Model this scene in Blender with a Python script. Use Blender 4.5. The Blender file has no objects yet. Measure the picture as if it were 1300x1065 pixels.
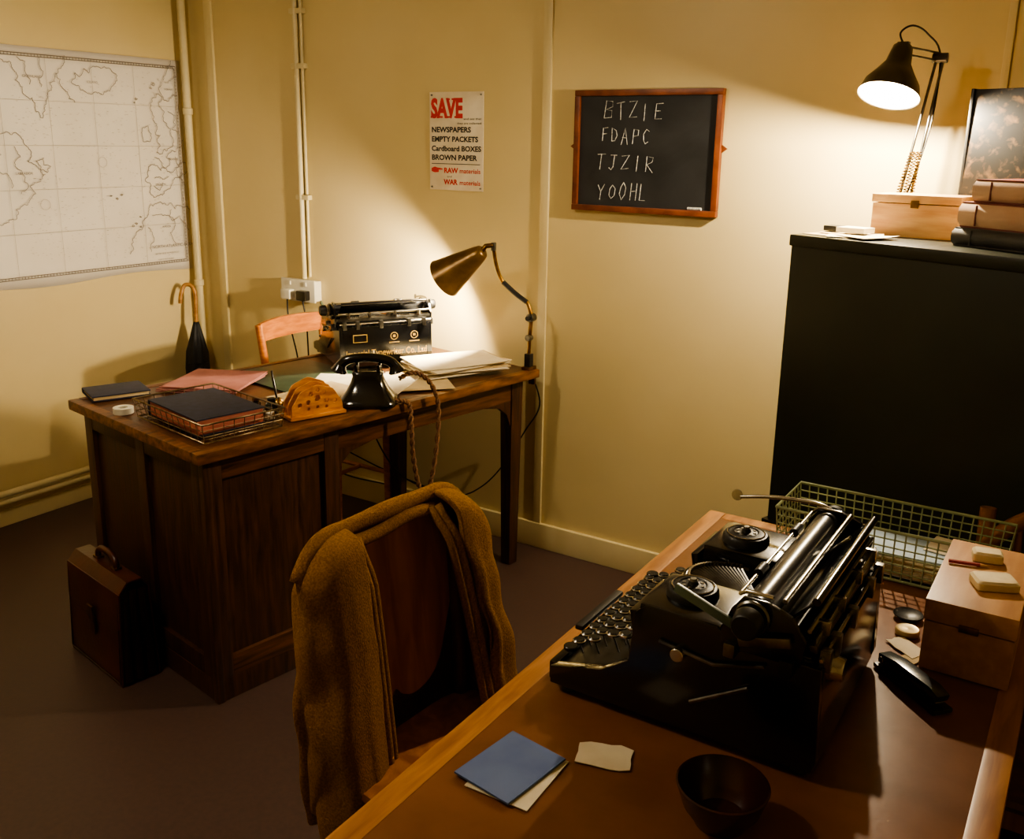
import bpy, bmesh, math, random
from mathutils import Vector, Matrix, Euler
random.seed(7)
rad=math.radians
SC=bpy.context.scene
COL=SC.collection

# ------------------------------------------------------------------ materials
def srgb(h):
    h=h.lstrip('#'); o=[]
    for i in (0,2,4):
        c=int(h[i:i+2],16)/255; o.append(c/12.92 if c<=.04045 else ((c+.055)/1.055)**2.4)
    return tuple(o)+(1,)
def M(name,c,c2=None,rough=.5,metal=0,scale=6,stretch=(1,1,1),bump=0,bscale=80,detail=6,lo=.35,hi=.65,emit=0,coat=0,rvar=0,spec=.5,dist=0,sheen=0,bstretch=None,bdist=.002):
    m=bpy.data.materials.new(name); m.use_nodes=True
    nt=m.node_tree; N=nt.nodes; Lk=nt.links
    b=N['Principled BSDF']; b.inputs['Roughness'].default_value=rough; b.inputs['Metallic'].default_value=metal
    b.inputs['Specular IOR Level'].default_value=spec
    if coat: b.inputs['Coat Weight'].default_value=coat; b.inputs['Coat Roughness'].default_value=.15
    if sheen: b.inputs['Sheen Weight'].default_value=sheen; b.inputs['Sheen Roughness'].default_value=.6
    c=srgb(c) if isinstance(c,str) else c
    b.inputs['Base Color'].default_value=c
    tc=N.new('ShaderNodeTexCoord')
    if c2:
        c2=srgb(c2) if isinstance(c2,str) else c2
        mp=N.new('ShaderNodeMapping'); mp.inputs['Scale'].default_value=stretch
        n=N.new('ShaderNodeTexNoise'); n.inputs['Scale'].default_value=scale; n.inputs['Detail'].default_value=detail; n.inputs['Distortion'].default_value=dist
        r=N.new('ShaderNodeValToRGB'); r.color_ramp.elements[0].color=c; r.color_ramp.elements[1].color=c2
        r.color_ramp.elements[0].position=lo; r.color_ramp.elements[1].position=hi
        Lk.new(tc.outputs['Object'],mp.inputs[0]); Lk.new(mp.outputs[0],n.inputs['Vector']); Lk.new(n.outputs['Fac'],r.inputs[0]); Lk.new(r.outputs[0],b.inputs['Base Color'])
        if rvar:
            mr=N.new('ShaderNodeMapRange'); mr.inputs[3].default_value=rough-rvar; mr.inputs[4].default_value=rough+rvar
            Lk.new(n.outputs['Fac'],mr.inputs[0]); Lk.new(mr.outputs[0],b.inputs['Roughness'])
    if bump:
        n2=N.new('ShaderNodeTexNoise'); n2.inputs['Scale'].default_value=bscale; n2.inputs['Detail'].default_value=4
        mp2=N.new('ShaderNodeMapping'); mp2.inputs['Scale'].default_value=bstretch or (1,1,1)
        bp=N.new('ShaderNodeBump'); bp.inputs['Strength'].default_value=bump; bp.inputs['Distance'].default_value=bdist
        Lk.new(tc.outputs['Object'],mp2.inputs[0]); Lk.new(mp2.outputs[0],n2.inputs['Vector']); Lk.new(n2.outputs['Fac'],bp.inputs['Height']); Lk.new(bp.outputs[0],b.inputs['Normal'])
    if emit:
        b.inputs['Emission Color'].default_value=(1,.84,.6,1); b.inputs['Emission Strength'].default_value=emit
        m.cycles.emission_sampling='NONE'
    return m
wall_m=M('cream_wall_paint','#D6C594','#CFBD8A',rough=.42,scale=1.6,bump=.12,bscale=25,spec=.35,bdist=.004)
ceil_m=M('ceiling_paint','#D8CFB4','#CFC4A4',rough=.8)
floor_m=M('floor_lino','#3F2E29','#4C3932',rough=.5,scale=60,bump=.1,bscale=150,lo=.3,hi=.7,rvar=.1)
trim_m=M('cream_gloss_trim','#D8CA9C','#CEBE8E',rough=.35,scale=3)
pipe_m=M('painted_conduit','#D6C9A0','#CABC8E',rough=.4,scale=8)
oak=M('dark_oak','#24140B','#55331C',rough=.42,scale=5,stretch=(14,14,1.2),lo=.3,hi=.75,bump=.25,bscale=12,bstretch=(14,14,1),rvar=.12,dist=.6)
oakx=M('dark_oak_top','#2E1A0E','#6E4628',rough=.38,scale=4,stretch=(1.3,16,16),lo=.3,hi=.72,bump=.3,bscale=10,bstretch=(1,16,16),rvar=.12,dist=.6)
oakedge=M('worn_oak_edge','#3A2010','#8A5A30',rough=.45,scale=6,stretch=(2,9,9),lo=.3,hi=.7,bump=.3,bscale=20)
orange_w=M('orange_beech','#A8602A','#C87E3C',rough=.35,scale=5,stretch=(3,3,14),coat=.2)
rack_w=M('rack_wood','#B06C28','#D89440',rough=.4,scale=9,stretch=(2,8,8),coat=.2)
ply=M('chair_ply','#965A26','#BC7E3E',rough=.35,scale=4,stretch=(8,8,1),coat=.3,dist=.5)
chair_d=M('chair_dark_wood','#4A2812','#6A3E20',rough=.4,scale=5,stretch=(8,8,1))
tbl_edge=M('table_oak_edge','#8E5A2C','#B8824A',rough=.4,scale=5,stretch=(10,1.2,10),coat=.15,dist=.4)
tbl_top=M('table_brown_top','#6A4226','#7C5030',rough=.33,scale=8,rvar=.06,bump=.1,bscale=60)
enamel=M('black_enamel','#0B0B0D','#131315',rough=.2,scale=10,coat=.6)
satin=M('black_satin','#0E0E0F','#181818',rough=.45,scale=20)
rubber=M('platen_rubber','#1A1A1D','#26262A',rough=.28,scale=20)
chrome=M('nickel','#D4D0C8','#AEAAA0',rough=.22,metal=1,scale=30)
steel=M('dull_steel','#8E8C86','#5E5C58',rough=.32,metal=1,scale=30)
brass=M('aged_brass','#9A7430','#5E4418',rough=.35,metal=1,scale=25)
greenm=M('grey_green_enamel','#5E6E58','#4A5848',rough=.35,scale=20)
keyw=M('key_face','#1A1A18','#2A2A26',rough=.25,scale=50)
gold=M('gold_lettering','#B89A5C',rough=.4,metal=.3)
paper=M('paper_white','#E8DEC6','#D8CBAE',rough=.8,scale=12)
paper2=M('paper_aged','#C9B58C','#B8A074',rough=.8,scale=10)
mapp=M('map_paper','#E8E2DA','#DED7CE',rough=.5,scale=3,spec=.4,bump=.15,bscale=8,bdist=.006)
mapink=M('map_ink','#7A7066',rough=.7)
mapink2=M('map_ink_faint','#B8AEA2',rough=.7)
redp=M('poster_red','#C8281A',rough=.6)
blkp=M('poster_black','#22201E',rough=.6)
slate=M('chalkboard_slate','#131416','#303134',rough=.6,scale=4,lo=.35,hi=.95,bump=.05,dist=1.6)
chalk=M('chalk','#CFCFCB','#7E7E7A',rough=.9,scale=160)
frame_w=M('chalkboard_frame_wood','#5A2A12','#7C4220',rough=.4,scale=6,stretch=(3,8,3))
cab=M('cabinet_green_paint','#1E2219','#282C20',rough=.33,scale=3,bump=.05,bscale=40)
pink=M('pink_folder','#B07670','#9A6058',rough=.7,scale=9)
navy=M('navy_cloth','#1A1E2C','#262A42',rough=.6,scale=40,bump=.2,bscale=300)
redpg=M('red_page_edges','#9A5040','#B4705E',rough=.7,scale=10,stretch=(1,1,40))
greenl=M('green_leather','#26382A','#34483A',rough=.4,scale=20)
leather=M('briefcase_leather','#35140D','#4E2114',rough=.36,scale=9,bump=.35,bscale=70,coat=.1,rvar=.08)
leather_d=M('briefcase_gusset','#1E0D07','#30160D',rough=.45,scale=9)
knit=M('khaki_knit','#7C561E','#9A7030',rough=.95,scale=260,bump=.8,bscale=420,bdist=.003,bstretch=(1,1,.5),spec=.15)
bakel=M('black_bakelite','#090808','#120F0E',rough=.14,scale=10,coat=.5)
cordm=M('braided_cord','#5A3A24','#8A6440',rough=.8,scale=200)
cable=M('black_cable','#0E0C0A',rough=.5)
white_pl=M('white_plastic','#DEDACB','#D2CDBA',rough=.35)
shade_out=M('shade_bronze','#86683E','#5E482C',rough=.32,metal=.6,scale=12)
shade_in=M('shade_inner_white','#F0E8D0',rough=.6)
shade_blk=M('lamp_black','#1E1C1A','#2A2826',rough=.28,scale=10)
shade_sil=M('shade_gunmetal','#6E6A62','#58544E',rough=.25,metal=.85,scale=10)
umb=M('umbrella_black','#0A0A0E','#15151A',rough=.6,scale=30,stretch=(6,6,1))
bamboo=M('bamboo_handle','#B88848','#8A5E28',rough=.35,scale=12,stretch=(1,1,4))
wirem=M('wire_bronze','#6A5A46','#9A8868',rough=.35,metal=.8,scale=30)
wireg=M('wire_green_enamel','#A0AA84','#88946E',rough=.4,scale=30)
blue=M('blue_paper','#4A5E8E','#5A6E9C',rough=.7,scale=10)
ltblue=M('pale_blue_paper','#9AB0C4','#AEC0CC',rough=.7,scale=10)
redst=M('red_cloth','#8E2418',rough=.6)
bookc=M('book_tan_spine','#D2B294','#C09A7C',rough=.7,scale=6)
bookr=M('book_red_cover','#7A3A2C','#5E281E',rough=.6,scale=10)
bookg=M('book_grey_cover','#34322E','#46423A',rough=.6,scale=12)
marble=M('marbled_board','#0C0A08','#6E5230',rough=.4,scale=38,lo=.52,hi=.78,dist=.4)
boxw=M('pale_wood_box','#B88A5A','#CFA878',rough=.5,scale=6,stretch=(1.5,10,10),bump=.1)
idxw=M('index_box_wood','#A87848','#BC8E5C',rough=.42,scale=5,stretch=(9,1.2,9),bump=.1,dist=.4)
eraser=M('eraser','#D8C8A0','#C8B68C',rough=.7,scale=30)
cupm=M('oxblood_bowl','#2A0E0B','#3C1510',rough=.25,scale=20,coat=.4)
stapm=M('stapler_enamel','#10161E','#1A2430',rough=.25,scale=20,coat=.4)
glass=M('ink_glass','#3A4038','#20241E',rough=.1,scale=20)
def PL(parent,name,loc,P,r,col=(1,.82,.56)):
    l=bpy.data.lights.new(name,'POINT'); l.energy=P; l.shadow_soft_size=r; l.color=col
    o=bpy.data.objects.new(name,l); COL.objects.link(o); o.location=loc; o.parent=parent; return o

# ------------------------------------------------------------------ mesh helpers
def E(name,loc=(0,0,0),rz=0):
    o=bpy.data.objects.new(name,None); COL.objects.link(o); o.location=loc; o.rotation_euler=(0,0,rad(rz)); o.empty_display_size=.05
    return o
def mk(parent,name,v,f,mat,ang=35,smooth=True,loc=None,rot=None,fix=True):
    me=bpy.data.meshes.new(name)
    if loc is not None or rot is not None:
        T=Matrix.Translation(Vector(loc or (0,0,0)))@Euler(rot or (0,0,0)).to_matrix().to_4x4()
        v=[T@Vector(p) for p in v]
    me.from_pydata([tuple(p) for p in v],[],f)
    if fix:
        bm=bmesh.new(); bm.from_mesh(me); bmesh.ops.recalc_face_normals(bm,faces=bm.faces); bm.to_mesh(me); bm.free()
    me.materials.append(mat)
    if smooth:
        me.shade_smooth(); me.set_sharp_from_angle(angle=rad(ang))
    o=bpy.data.objects.new(name,me); COL.objects.link(o)
    if parent: o.parent=parent
    return o
def box(parent,name,c,s,mat,bev=.003,rot=None,taper=None):
    bm=bmesh.new(); bmesh.ops.create_cube(bm,size=1)
    for v in bm.verts:
        k=1
        if taper and v.co.z<0: k=taper
        v.co=Vector((v.co.x*s[0]*k,v.co.y*s[1]*k,v.co.z*s[2]))
    if bev: bmesh.ops.bevel(bm,geom=bm.edges[:],offset=min(bev,min(s)*.4),segments=2,affect='EDGES',profile=.7)
    bm.verts.index_update(); vs=[v.co.copy() for v in bm.verts]; fs=[[v.index for v in f.verts] for f in bm.faces]
    bm.free()
    return mk(parent,name,vs,fs,mat,loc=c,rot=rot,ang=50)
def bx(parent,name,lo,hi,mat,bev=.003):
    return box(parent,name,[(a+b)/2 for a,b in zip(lo,hi)],[abs(b-a) for a,b in zip(lo,hi)],mat,bev)
def lathe(parent,name,prof,mat,loc=(0,0,0),rot=(0,0,0),seg=32,ang=40):
    v=[];f=[];n=len(prof)
    for r,z in prof:
        for i in range(seg):
            a=2*math.pi*i/seg; v.append((r*math.cos(a),r*math.sin(a),z))
    for j in range(n-1):
        for i in range(seg):
            k=(i+1)%seg; f.append((j*seg+i,j*seg+k,(j+1)*seg+k,(j+1)*seg+i))
    return mk(parent,name,v,f,mat,loc=loc,rot=rot,ang=ang)
def axis_rot(d):
    return Vector((0,0,1)).rotation_difference(Vector(d).normalized()).to_euler()
def cyl(parent,name,p0,p1,r0,r1,mat,seg=24):
    p0=Vector(p0);p1=Vector(p1);L=(p1-p0).length
    b=min(r0,r1)*.12
    return lathe(parent,name,[(0.00001,0),(r0-b,0),(r0,b),(r1,L-b),(r1-b,L),(.00001,L)],mat,loc=p0,rot=axis_rot(p1-p0),seg=seg)
def _tube(pts,r,res,v,f):
    pts=[Vector(p) for p in pts]; n=len(pts)
    rr=r if isinstance(r,(list,tuple)) else [r]*n
    base=len(v); t0=(pts[1]-pts[0]).normalized(); up=Vector((0,0,1)) if abs(t0.z)<.9 else Vector((1,0,0))
    nrm=(up-t0*up.dot(t0)).normalized()
    for i,p in enumerate(pts):
        a=pts[max(0,i-1)];b=pts[min(n-1,i+1)]; t=(b-a)
        t=t.normalized() if t.length>1e-9 else t0
        nrm=(nrm-t*nrm.dot(t)); nrm=nrm.normalized() if nrm.length>1e-6 else Vector((1,0,0)); bi=t.cross(nrm)
        for k in range(res):
            an=2*math.pi*k/res; v.append(p+nrm*math.cos(an)*rr[i]+bi*math.sin(an)*rr[i])
    for i in range(n-1):
        for k in range(res):
            q=(k+1)%res; f.append((base+i*res+k,base+i*res+q,base+(i+1)*res+q,base+(i+1)*res+k))
    f.append(tuple(base+k for k in range(res))[::-1]); f.append(tuple(base+(n-1)*res+k for k in range(res)))
def tubes(parent,name,lines,r,mat,res=8,ang=60):
    v=[];f=[]
    for l in lines: _tube(l,r,res,v,f)
    return mk(parent,name,v,f,mat,ang=ang,fix=False)
def smooth(pts,k=8,closed=False):
    P=[Vector(p) for p in pts];n=len(P);o=[]
    rng=n if closed else n-1
    for i in range(rng):
        if closed: a,b,c,d=P[(i-1)%n],P[i],P[(i+1)%n],P[(i+2)%n]
        else: a,b,c,d=P[max(0,i-1)],P[i],P[i+1],P[min(n-1,i+2)]
        for j in range(k):
            t=j/k; o.append(.5*((2*b)+(c-a)*t+(2*a-5*b+4*c-d)*t*t+(3*b-a-3*c+d)*t**3))
    if not closed: o.append(P[-1])
    return o
def prism(parent,name,poly,th,mat,loc=(0,0,0),rot=(0,0,0),bev=.0015,ang=35):
    bm=bmesh.new(); vs=[bm.verts.new((p[0],p[1],-th/2)) for p in poly]; fc=bm.faces.new(vs)
    r=bmesh.ops.extrude_face_region(bm,geom=[fc])
    for e in r['geom']:
        if isinstance(e,bmesh.types.BMVert): e.co.z+=th
    bmesh.ops.recalc_face_normals(bm,faces=bm.faces)
    if bev:
        ed=[e for e in bm.edges if len(e.link_faces)==2 and e.calc_face_angle(0)>.6]
        bmesh.ops.bevel(bm,geom=ed,offset=bev,segments=2,affect='EDGES',profile=.7)
    bm.verts.index_update(); v=[x.co.copy() for x in bm.verts]; f=[[x.index for x in q.verts] for q in bm.faces]; bm.free()
    return mk(parent,name,v,f,mat,loc=loc,rot=rot,ang=ang)
XP=(rad(90),0,rad(90)) # polygon (a,b)-> (Y,Z), thickness along X
def loft(parent,name,rings,mat,ang=40,cap=True):
    v=[];f=[];n=len(rings[0])
    for r in rings: v+=list(r)
    for j in range(len(rings)-1):
        for i in range(n):
            k=(i+1)%n; f.append((j*n+i,j*n+k,(j+1)*n+k,(j+1)*n+i))
    if cap: f.append(tuple(range(n))[::-1]); f.append(tuple((len(rings)-1)*n+i for i in range(n)))
    return mk(parent,name,v,f,mat,ang=ang)
def se(hx,hy,z,n=40,p=4,cx=0,cy=0):
    o=[]
    for i in range(n):
        a=2*math.pi*i/n; c=math.cos(a);s=math.sin(a)
        o.append(Vector((cx+hx*math.copysign(abs(c)**(2/p),c),cy+hy*math.copysign(abs(s)**(2/p),s),z)))
    return o
def discs(parent,name,cs,r,h,mat,seg=14):
    v=[];f=[]
    for c in cs:
        b=len(v)
        for rr,z in ((r,0),(r,h*.7),(r*.85,h)):
            for i in range(seg):
                a=2*math.pi*i/seg; v.append((c[0]+rr*math.cos(a),c[1]+rr*math.sin(a),c[2]+z))
        for j in range(2):
            for i in range(seg):
                k=(i+1)%seg; f.append((b+j*seg+i,b+j*seg+k,b+(j+1)*seg+k,b+(j+1)*seg+i))
        f.append(tuple(b+2*seg+i for i in range(seg)))
    return mk(parent,name,v,f,mat,fix=False)
def text(parent,name,s,loc,rot,mat,h,w=None,bold=0,align='LEFT'):
    cu=bpy.data.curves.new(name,'FONT'); cu.body=s; cu.size=1; cu.offset=bold; cu.align_x=align; cu.resolution_u=3
    o=bpy.data.objects.new(name,cu); COL.objects.link(o)
    bpy.context.view_layer.update()
    d=o.dimensions; k=h/.70; sx=(w/d.x) if w else k
    me=bpy.data.meshes.new_from_object(o.evaluated_get(bpy.context.evaluated_depsgraph_get()))
    bpy.data.objects.remove(o)
    T=Matrix.Translation(Vector(loc))@Euler(rot).to_matrix().to_4x4()@Matrix.Diagonal((sx,k,1,1))
    me.transform(T); me.materials.clear(); me.materials.append(mat)
    o=bpy.data.objects.new(name,me); COL.objects.link(o); o.parent=parent
    return o
def flat2d(parent,name,outlines,th,mat,loc,rot):
    cu=bpy.data.curves.new(name,'CURVE'); cu.dimensions='2D'; cu.fill_mode='BOTH'; cu.extrude=th/2; cu.bevel_depth=.0008
    for ol in outlines:
        sp=cu.splines.new('POLY'); sp.points.add(len(ol)-1); sp.use_cyclic_u=True
        for p,q in zip(sp.points,ol): p.co=(q[0],q[1],0,1)
    o=bpy.data.objects.new(name,cu); COL.objects.link(o); bpy.context.view_layer.update()
    me=bpy.data.meshes.new_from_object(o.evaluated_get(bpy.context.evaluated_depsgraph_get())); bpy.data.objects.remove(o)
    me.transform(Matrix.Translation(Vector(loc))@Euler(rot).to_matrix().to_4x4()); me.materials.clear(); me.materials.append(mat)
    o=bpy.data.objects.new(name,me); COL.objects.link(o); o.parent=parent
    return o
def circ(cx,cy,r,n=20,a0=0,a1=360): return [(cx+r*math.cos(rad(a0+(a1-a0)*i/n)),cy+r*math.sin(rad(a0+(a1-a0)*i/n))) for i in range(n)]
def sheet(parent,name,c,w,d,z,rz,mat,th=.0012,curl=.0,seed=0):
    n=8; v=[];f=[]
    ca,sa=math.cos(rad(rz)),math.sin(rad(rz))
    for j in range(n+1):
        for i in range(n+1):
            u=(i/n-.5);t=(j/n-.5); zz=z+curl*((u+.5)*(t+.5))**3+curl*.25*(math.sin(u*5+seed)+1)*.2
            v.append((c[0]+u*w*ca-t*d*sa,c[1]+u*w*sa+t*d*ca,zz))
    m=(n+1)**2; v+= [(a,b,q+th) for a,b,q in v]
    for j in range(n):
        for i in range(n):
            a=j*(n+1)+i; f.append((a,a+n+1,a+n+2,a+1)); f.append((m+a,m+a+1,m+a+n+2,m+a+n+1))
    per=[i for i in range(n+1)]+[j*(n+1)+n for j in range(1,n+1)]+[n*(n+1)+i for i in range(n-1,-1,-1)]+[j*(n+1) for j in range(n-1,0,-1)]
    for i in range(len(per)):
        a,b=per[i],per[(i+1)%len(per)]; f.append((a,b,m+b,m+a))
    return mk(parent,name,v,f,mat)

# ------------------------------------------------------------------ room
RX,RY,RZ=5.4,-5.0,2.75
bx(None,'floor',(-.1,RY-.1,-.1),(RX+.1,.1,0),floor_m,0)
bx(None,'ceiling',(-.1,RY-.1,RZ),(RX+.1,.1,RZ+.1),ceil_m,0)
bx(None,'wall_back',(-.1,0,0),(RX+.1,.1,RZ),wall_m,0)
bx(None,'wall_left',(-.1,RY,0),(0,0,RZ),wall_m,0)
bx(None,'wall_right',(RX,RY,0),(RX+.1,0,RZ),wall_m,0)
bx(None,'wall_front',(-.1,RY-.1,0),(RX+.1,RY,RZ),wall_m,0)
bx(None,'baseboard_back',(.0,-.018,0),(RX,0,.105),trim_m,.004)
bx(None,'baseboard_left',(0,RY,0),(.016,-.018,.07),trim_m,.004)
bx(None,'trim_1',(1.945,-.012,.105),(1.98,0,RZ),trim_m,.003)
bx(None,'trim_2',(.155,-.014,.105),(.20,0,RZ),trim_m,.003)
bx(None,'trim_3',(3.44,-.008,.105),(3.46,0,RZ),trim_m,.002)
g=E('heating_pipe'); tubes(g,'pipe_run',[[(.045,RY+.05,.15),(.045,-.05,.15)],[(.036,RY+.05,.112),(.036,-.05,.112)]],.014,pipe_m,12)
g=E('corner_pipe'); tubes(g,'riser',[smooth([(.05,-.05,.19),(.05,-.05,1.2),(.05,-.05,2.74)],4)],.018,pipe_m,12)
for z in (.9,1.7,2.3): cyl(g,'clip',(.05,-.05,z),(.05,-.05,z+.03),.023,.023,pipe_m)
g=E('electrical_conduit')
tubes(g,'conduit_tube',[[(.725,-.016,2.75),(.725,-.016,.99)]],.012,pipe_m,12)
tubes(g,'cable_run',[[(.752,-.009,2.75),(.752,-.009,1.0)]],.007,pipe_m,8)
for z in (1.35,1.9,2.12): box(g,'saddle',(.735,-.012,z),(.075,.026,.022),pipe_m,.004)
g=E('wall_socket')
bx(g,'back_box',(.615,-.04,.895),(.81,0,.985),white_pl,.005); bx(g,'faceplate',(.61,-.05,.89),(.815,-.04,.99),white_pl,.004)
for x in (.665,.76):
    bx(g,'plug',(x-.028,-.085,.90),(x+.028,-.05,.945),(white_pl if x<.7 else bakel),.008); bx(g,'switch',(x-.008,-.056,.962),(x+.008,-.05,.98),white_pl,.002)
tubes(g,'flex',[smooth([(.665,-.07,.90),(.67,-.07,.8),(.70,-.05,.6),(.72,-.04,.3),(.9,-.05,.13),(1.2,-.05,.12)]),smooth([(.76,-.07,.90),(.77,-.06,.78),(.76,-.04,.5),(.8,-.04,.3),(1.1,-.04,.2),(1.5,-.04,.14)])],.0035,cable)
box(g,'tag',(.775,-.065,.80),(.03,.002,.05),ltblue,.0,rot=(0,.3,0))

# ------------------------------------------------------------------ wall map
g=E('wall_map')
Y0,Y1,Z0,Z1=-1.38,-.045,.985,1.94
nv=[];nf=[]
NY,NZ=26,16
for j in range(NZ+1):
    for i in range(NY+1):
        y=Y0+(Y1-Y0)*i/NY; z=Z0+(Z1-Z0)*j/NZ + (.008*math.sin(i*.4) if j==0 else 0)
        nv.append((.004+.0025*(math.sin(i*.7)+1)*(math.sin(j*.5+i*.2)+1)*.5,y,z))
for j in range(NZ):
    for i in range(NY):
        a=j*(NY+1)+i; nf.append((a,a+1,a+NY+2,a+NY+1))
so=mk(g,'map_sheet',nv,nf,mapp); md=so.modifiers.new('s','SOLIDIFY'); md.thickness=.001
def mp(px,py):
    t=43+.162*px; b=370-.144*px
    v=(py-t)/(b-t); return (.0122,-.88+.835*(px/236.),1.94-.955*v)
def frac(pts,lev,seed,k=.17):
    rnd=random.Random(seed); P=[tuple(p) for p in pts]
    for l in range(lev):
        o=[P[0]]
        for (x0,y0),(x1,y1) in zip(P,P[1:]):
            L=math.hypot(x1-x0,y1-y0); d=rnd.gauss(0,k)*L; nx,ny=-(y1-y0)/(L+1e-6),(x1-x0)/(L+1e-6)
            o.append(((x0+x1)/2+nx*d,(y0+y1)/2+ny*d)); o.append((x1,y1))
        P=o
    return [mp(*p) for p in P]
coast=[[(-20,50),(-5,62),(8,75),(14,95),(22,112),(30,128),(38,140),(44,120),(52,105),(58,88),(66,78),(72,62)],
[(78,96),(84,84),(92,88),(96,80),(102,86),(108,78),(122,80),(136,88),(140,98),(130,108),(118,114),(108,110),(100,112),(88,104),(78,96)],
[(190,122),(196,118),(204,122),(199,134),(206,140),(204,152),(210,160),(214,170),(218,178),(212,184),(202,186),(196,192),(190,190),(196,182),(192,176),(197,168),(194,158),(190,152),(188,142),(186,132),(190,122)],
[(172,158),(180,156),(184,166),(180,176),(172,176),(170,166),(172,158)],
[(222,80),(214,92),(206,104),(200,112),(206,122),(214,128),(222,120),(228,122)],
[(232,176),(222,186),(212,190),(204,196),(208,206),(200,210),(190,208),(178,206),(174,214),(176,228),(174,240),(184,246),(194,244),(206,236),(212,226),(222,222),(236,214)],
[(236,262),(222,258),(206,254),(190,252),(180,256),(170,268),(160,280),(150,292),(144,306),(138,322)],
[(-40,150),(-10,158),(6,160),(12,172),(20,184),(14,196),(26,204),(34,214),(26,224),(14,230),(20,240),(10,252),(-6,262),(-20,280),(-40,290)],
[(24,196),(34,192),(42,204),(36,212),(28,208),(24,196)],
[(60,84),(64,100),(72,108),(80,122)],[(205,84),(212,88),(220,86),(226,92)],
[(186,196),(196,202),(204,214),(214,214),(224,206),(234,204)],[(184,222),(196,224),(206,220)],[(0,176),(6,190),(0,204),(8,220),(2,240)],[(-30,170),(-16,186),(-20,210),(-8,232)],
[(176,270),(190,268),(204,272),(222,276),(232,288)],[(168,286),(176,300),(170,318)],[(14,60),(22,78),(26,96)],[(40,62),(44,80),(40,100)],[(212,140),(222,150),(216,162),(226,168)],[(210,104),(220,104),(230,98)],
[(218,196),(224,208),(220,220),(230,232)],[(200,230),(190,238),(182,232)],[(206,262),(210,276),(202,292),(210,306)]]
rn=random.Random(3)
for cx,cy in ((118,244),(126,248),(133,243),(146,284),(151,281),(157,285),(162,126),(165,122),(158,272),(188,110),(192,106)):
    r_=rn.uniform(.8,1.6); coast.append([(cx+r_*math.cos(a)*1.5,cy+r_*math.sin(a)) for a in (0,1.5,3,4.5,6.28)])
tubes(g,'coastline',[frac(c,4 if len(c)>7 else 3,i) for i,c in enumerate(coast)],.0011,mapink,4)
lines=[]
for y in range(7): 
    yy=Y0+.05+(Y1-Y0-.1)*y/6; lines.append([(.0112,yy,Z0+.04),(.0112,yy,Z1-.03)])
for z in range(6):
    zz=Z0+.04+(Z1-Z0-.07)*z/5; lines.append([(.0112,Y0+.03,zz),(.0112,Y1-.03,zz)])
tubes(g,'graticule',lines,.0006,mapink2,4)
def rect(a,b,c,d,x): return [[(x,a,c),(x,b,c)],[(x,b,c),(x,b,d)],[(x,b,d),(x,a,d)],[(x,a,d),(x,a,c)]]
tubes(g,'border',rect(Y0+.03,Y1-.028,Z0+.035,Z1-.028,.0115)+rect(Y0+.04,Y1-.038,Z0+.045,Z1-.038,.0115),.0014,mapink,4)
tk=[]
for i in range(90):
    y=Y0+.04+(Y1-Y0-.08)*i/90; tk.append([(.0117,y,Z0+.035),(.0117,y,Z0+.045)]); tk.append([(.0117,y,Z1-.038),(.0117,y,Z1-.028)])
for i in range(60):
    z=Z0+.04+(Z1-Z0-.08)*i/60; tk.append([(.0117,Y1-.038,z),(.0117,Y1-.028,z)])
tubes(g,'border_ticks',tk,.001,mapink,3)
LW=(rad(90),0,rad(90))
for s,px,py,h in (('NORTH ATLANTIC OCEAN',172,314,.014),('BRITISH ISLES TO MOROCCO',176,322,.007),('SCALE OF NAUTICAL MILES',180,329,.005),('GREENLAND',18,86,.010),('ICELAND',98,98,.009),('FRANCE',208,200,.010),('SPAIN',184,232,.010),('LABRADOR',-2,214,.010),('AFRICA',190,286,.010),('NORWAY',208,114,.008)):
    text(g,'label',s,Vector(mp(px,py)),LW,mapink,h)
dots=[]
for i in range(700):
    p=Vector(mp(rn.uniform(2,228),rn.uniform(90,330))); dots.append([p,p+Vector((0,rn.uniform(.003,.009),0))])
tubes(g,'soundings',dots,.0009,mapink2,3)
lathe(g,'compass_rose',[(.022,0),(.022,.0008),(.0205,.0008),(.0205,0)],mapink2,loc=mp(30,255),rot=(0,rad(90),0))
lathe(g,'compass_rose',[(.022,0),(.022,.0008),(.0205,.0008),(.0205,0)],mapink2,loc=mp(110,200),rot=(0,rad(90),0))

# ------------------------------------------------------------------ poster
g=E('paper_salvage_poster'); BW=(rad(90),0,0)
bx(g,'poster_sheet',(1.426,-.004,1.412),(1.682,-.001,1.785),paper,.0005)
for x in (1.437,1.671):
    for z in (1.774,1.423): cyl(g,'pin',(x,-.003,z),(x,-.009,z),.004,.003,steel,12)
px=lambda x:1.426+(x-546.5)*.256/68
pz=lambda y:1.785-(y-117)*.373/125
def pt(s,x0,x1,yb,h,mat,bold=.02): text(g,'print',s,(px(x0),-.0045,pz(yb)),BW,mat,h*.373/125,(x1-x0)*.256/68,bold)
pt('SAVE',548.5,589,148.5,23,redp,.045)
for x in (549.5,560,567.5,571,580): 
    bx(g,'serif',(px(x-1.5),-.0052,pz(149.5)),(px(x+3.5),-.004,pz(147.3)),redp,0)
for x in (569.5,576.5): bx(g,'serif',(px(x-1.5),-.0052,pz(127.2)),(px(x+3),-.004,pz(125)),redp,0)
pt('and see that',590,612,152,2.6,blkp,0.005); pt('they are collected',582,612,157.5,2.6,blkp,.005)
pt('NEWSPAPERS',549,599,167.5,6.5,blkp,.035); pt('EMPTY PACKETS',549,608,179.5,6.5,blkp,.035)
pt('Cardboard BOXES',549,612,191.5,6.5,blkp,.03); pt('BROWN PAPER',549,607,203,6.5,blkp,.035)
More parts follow.
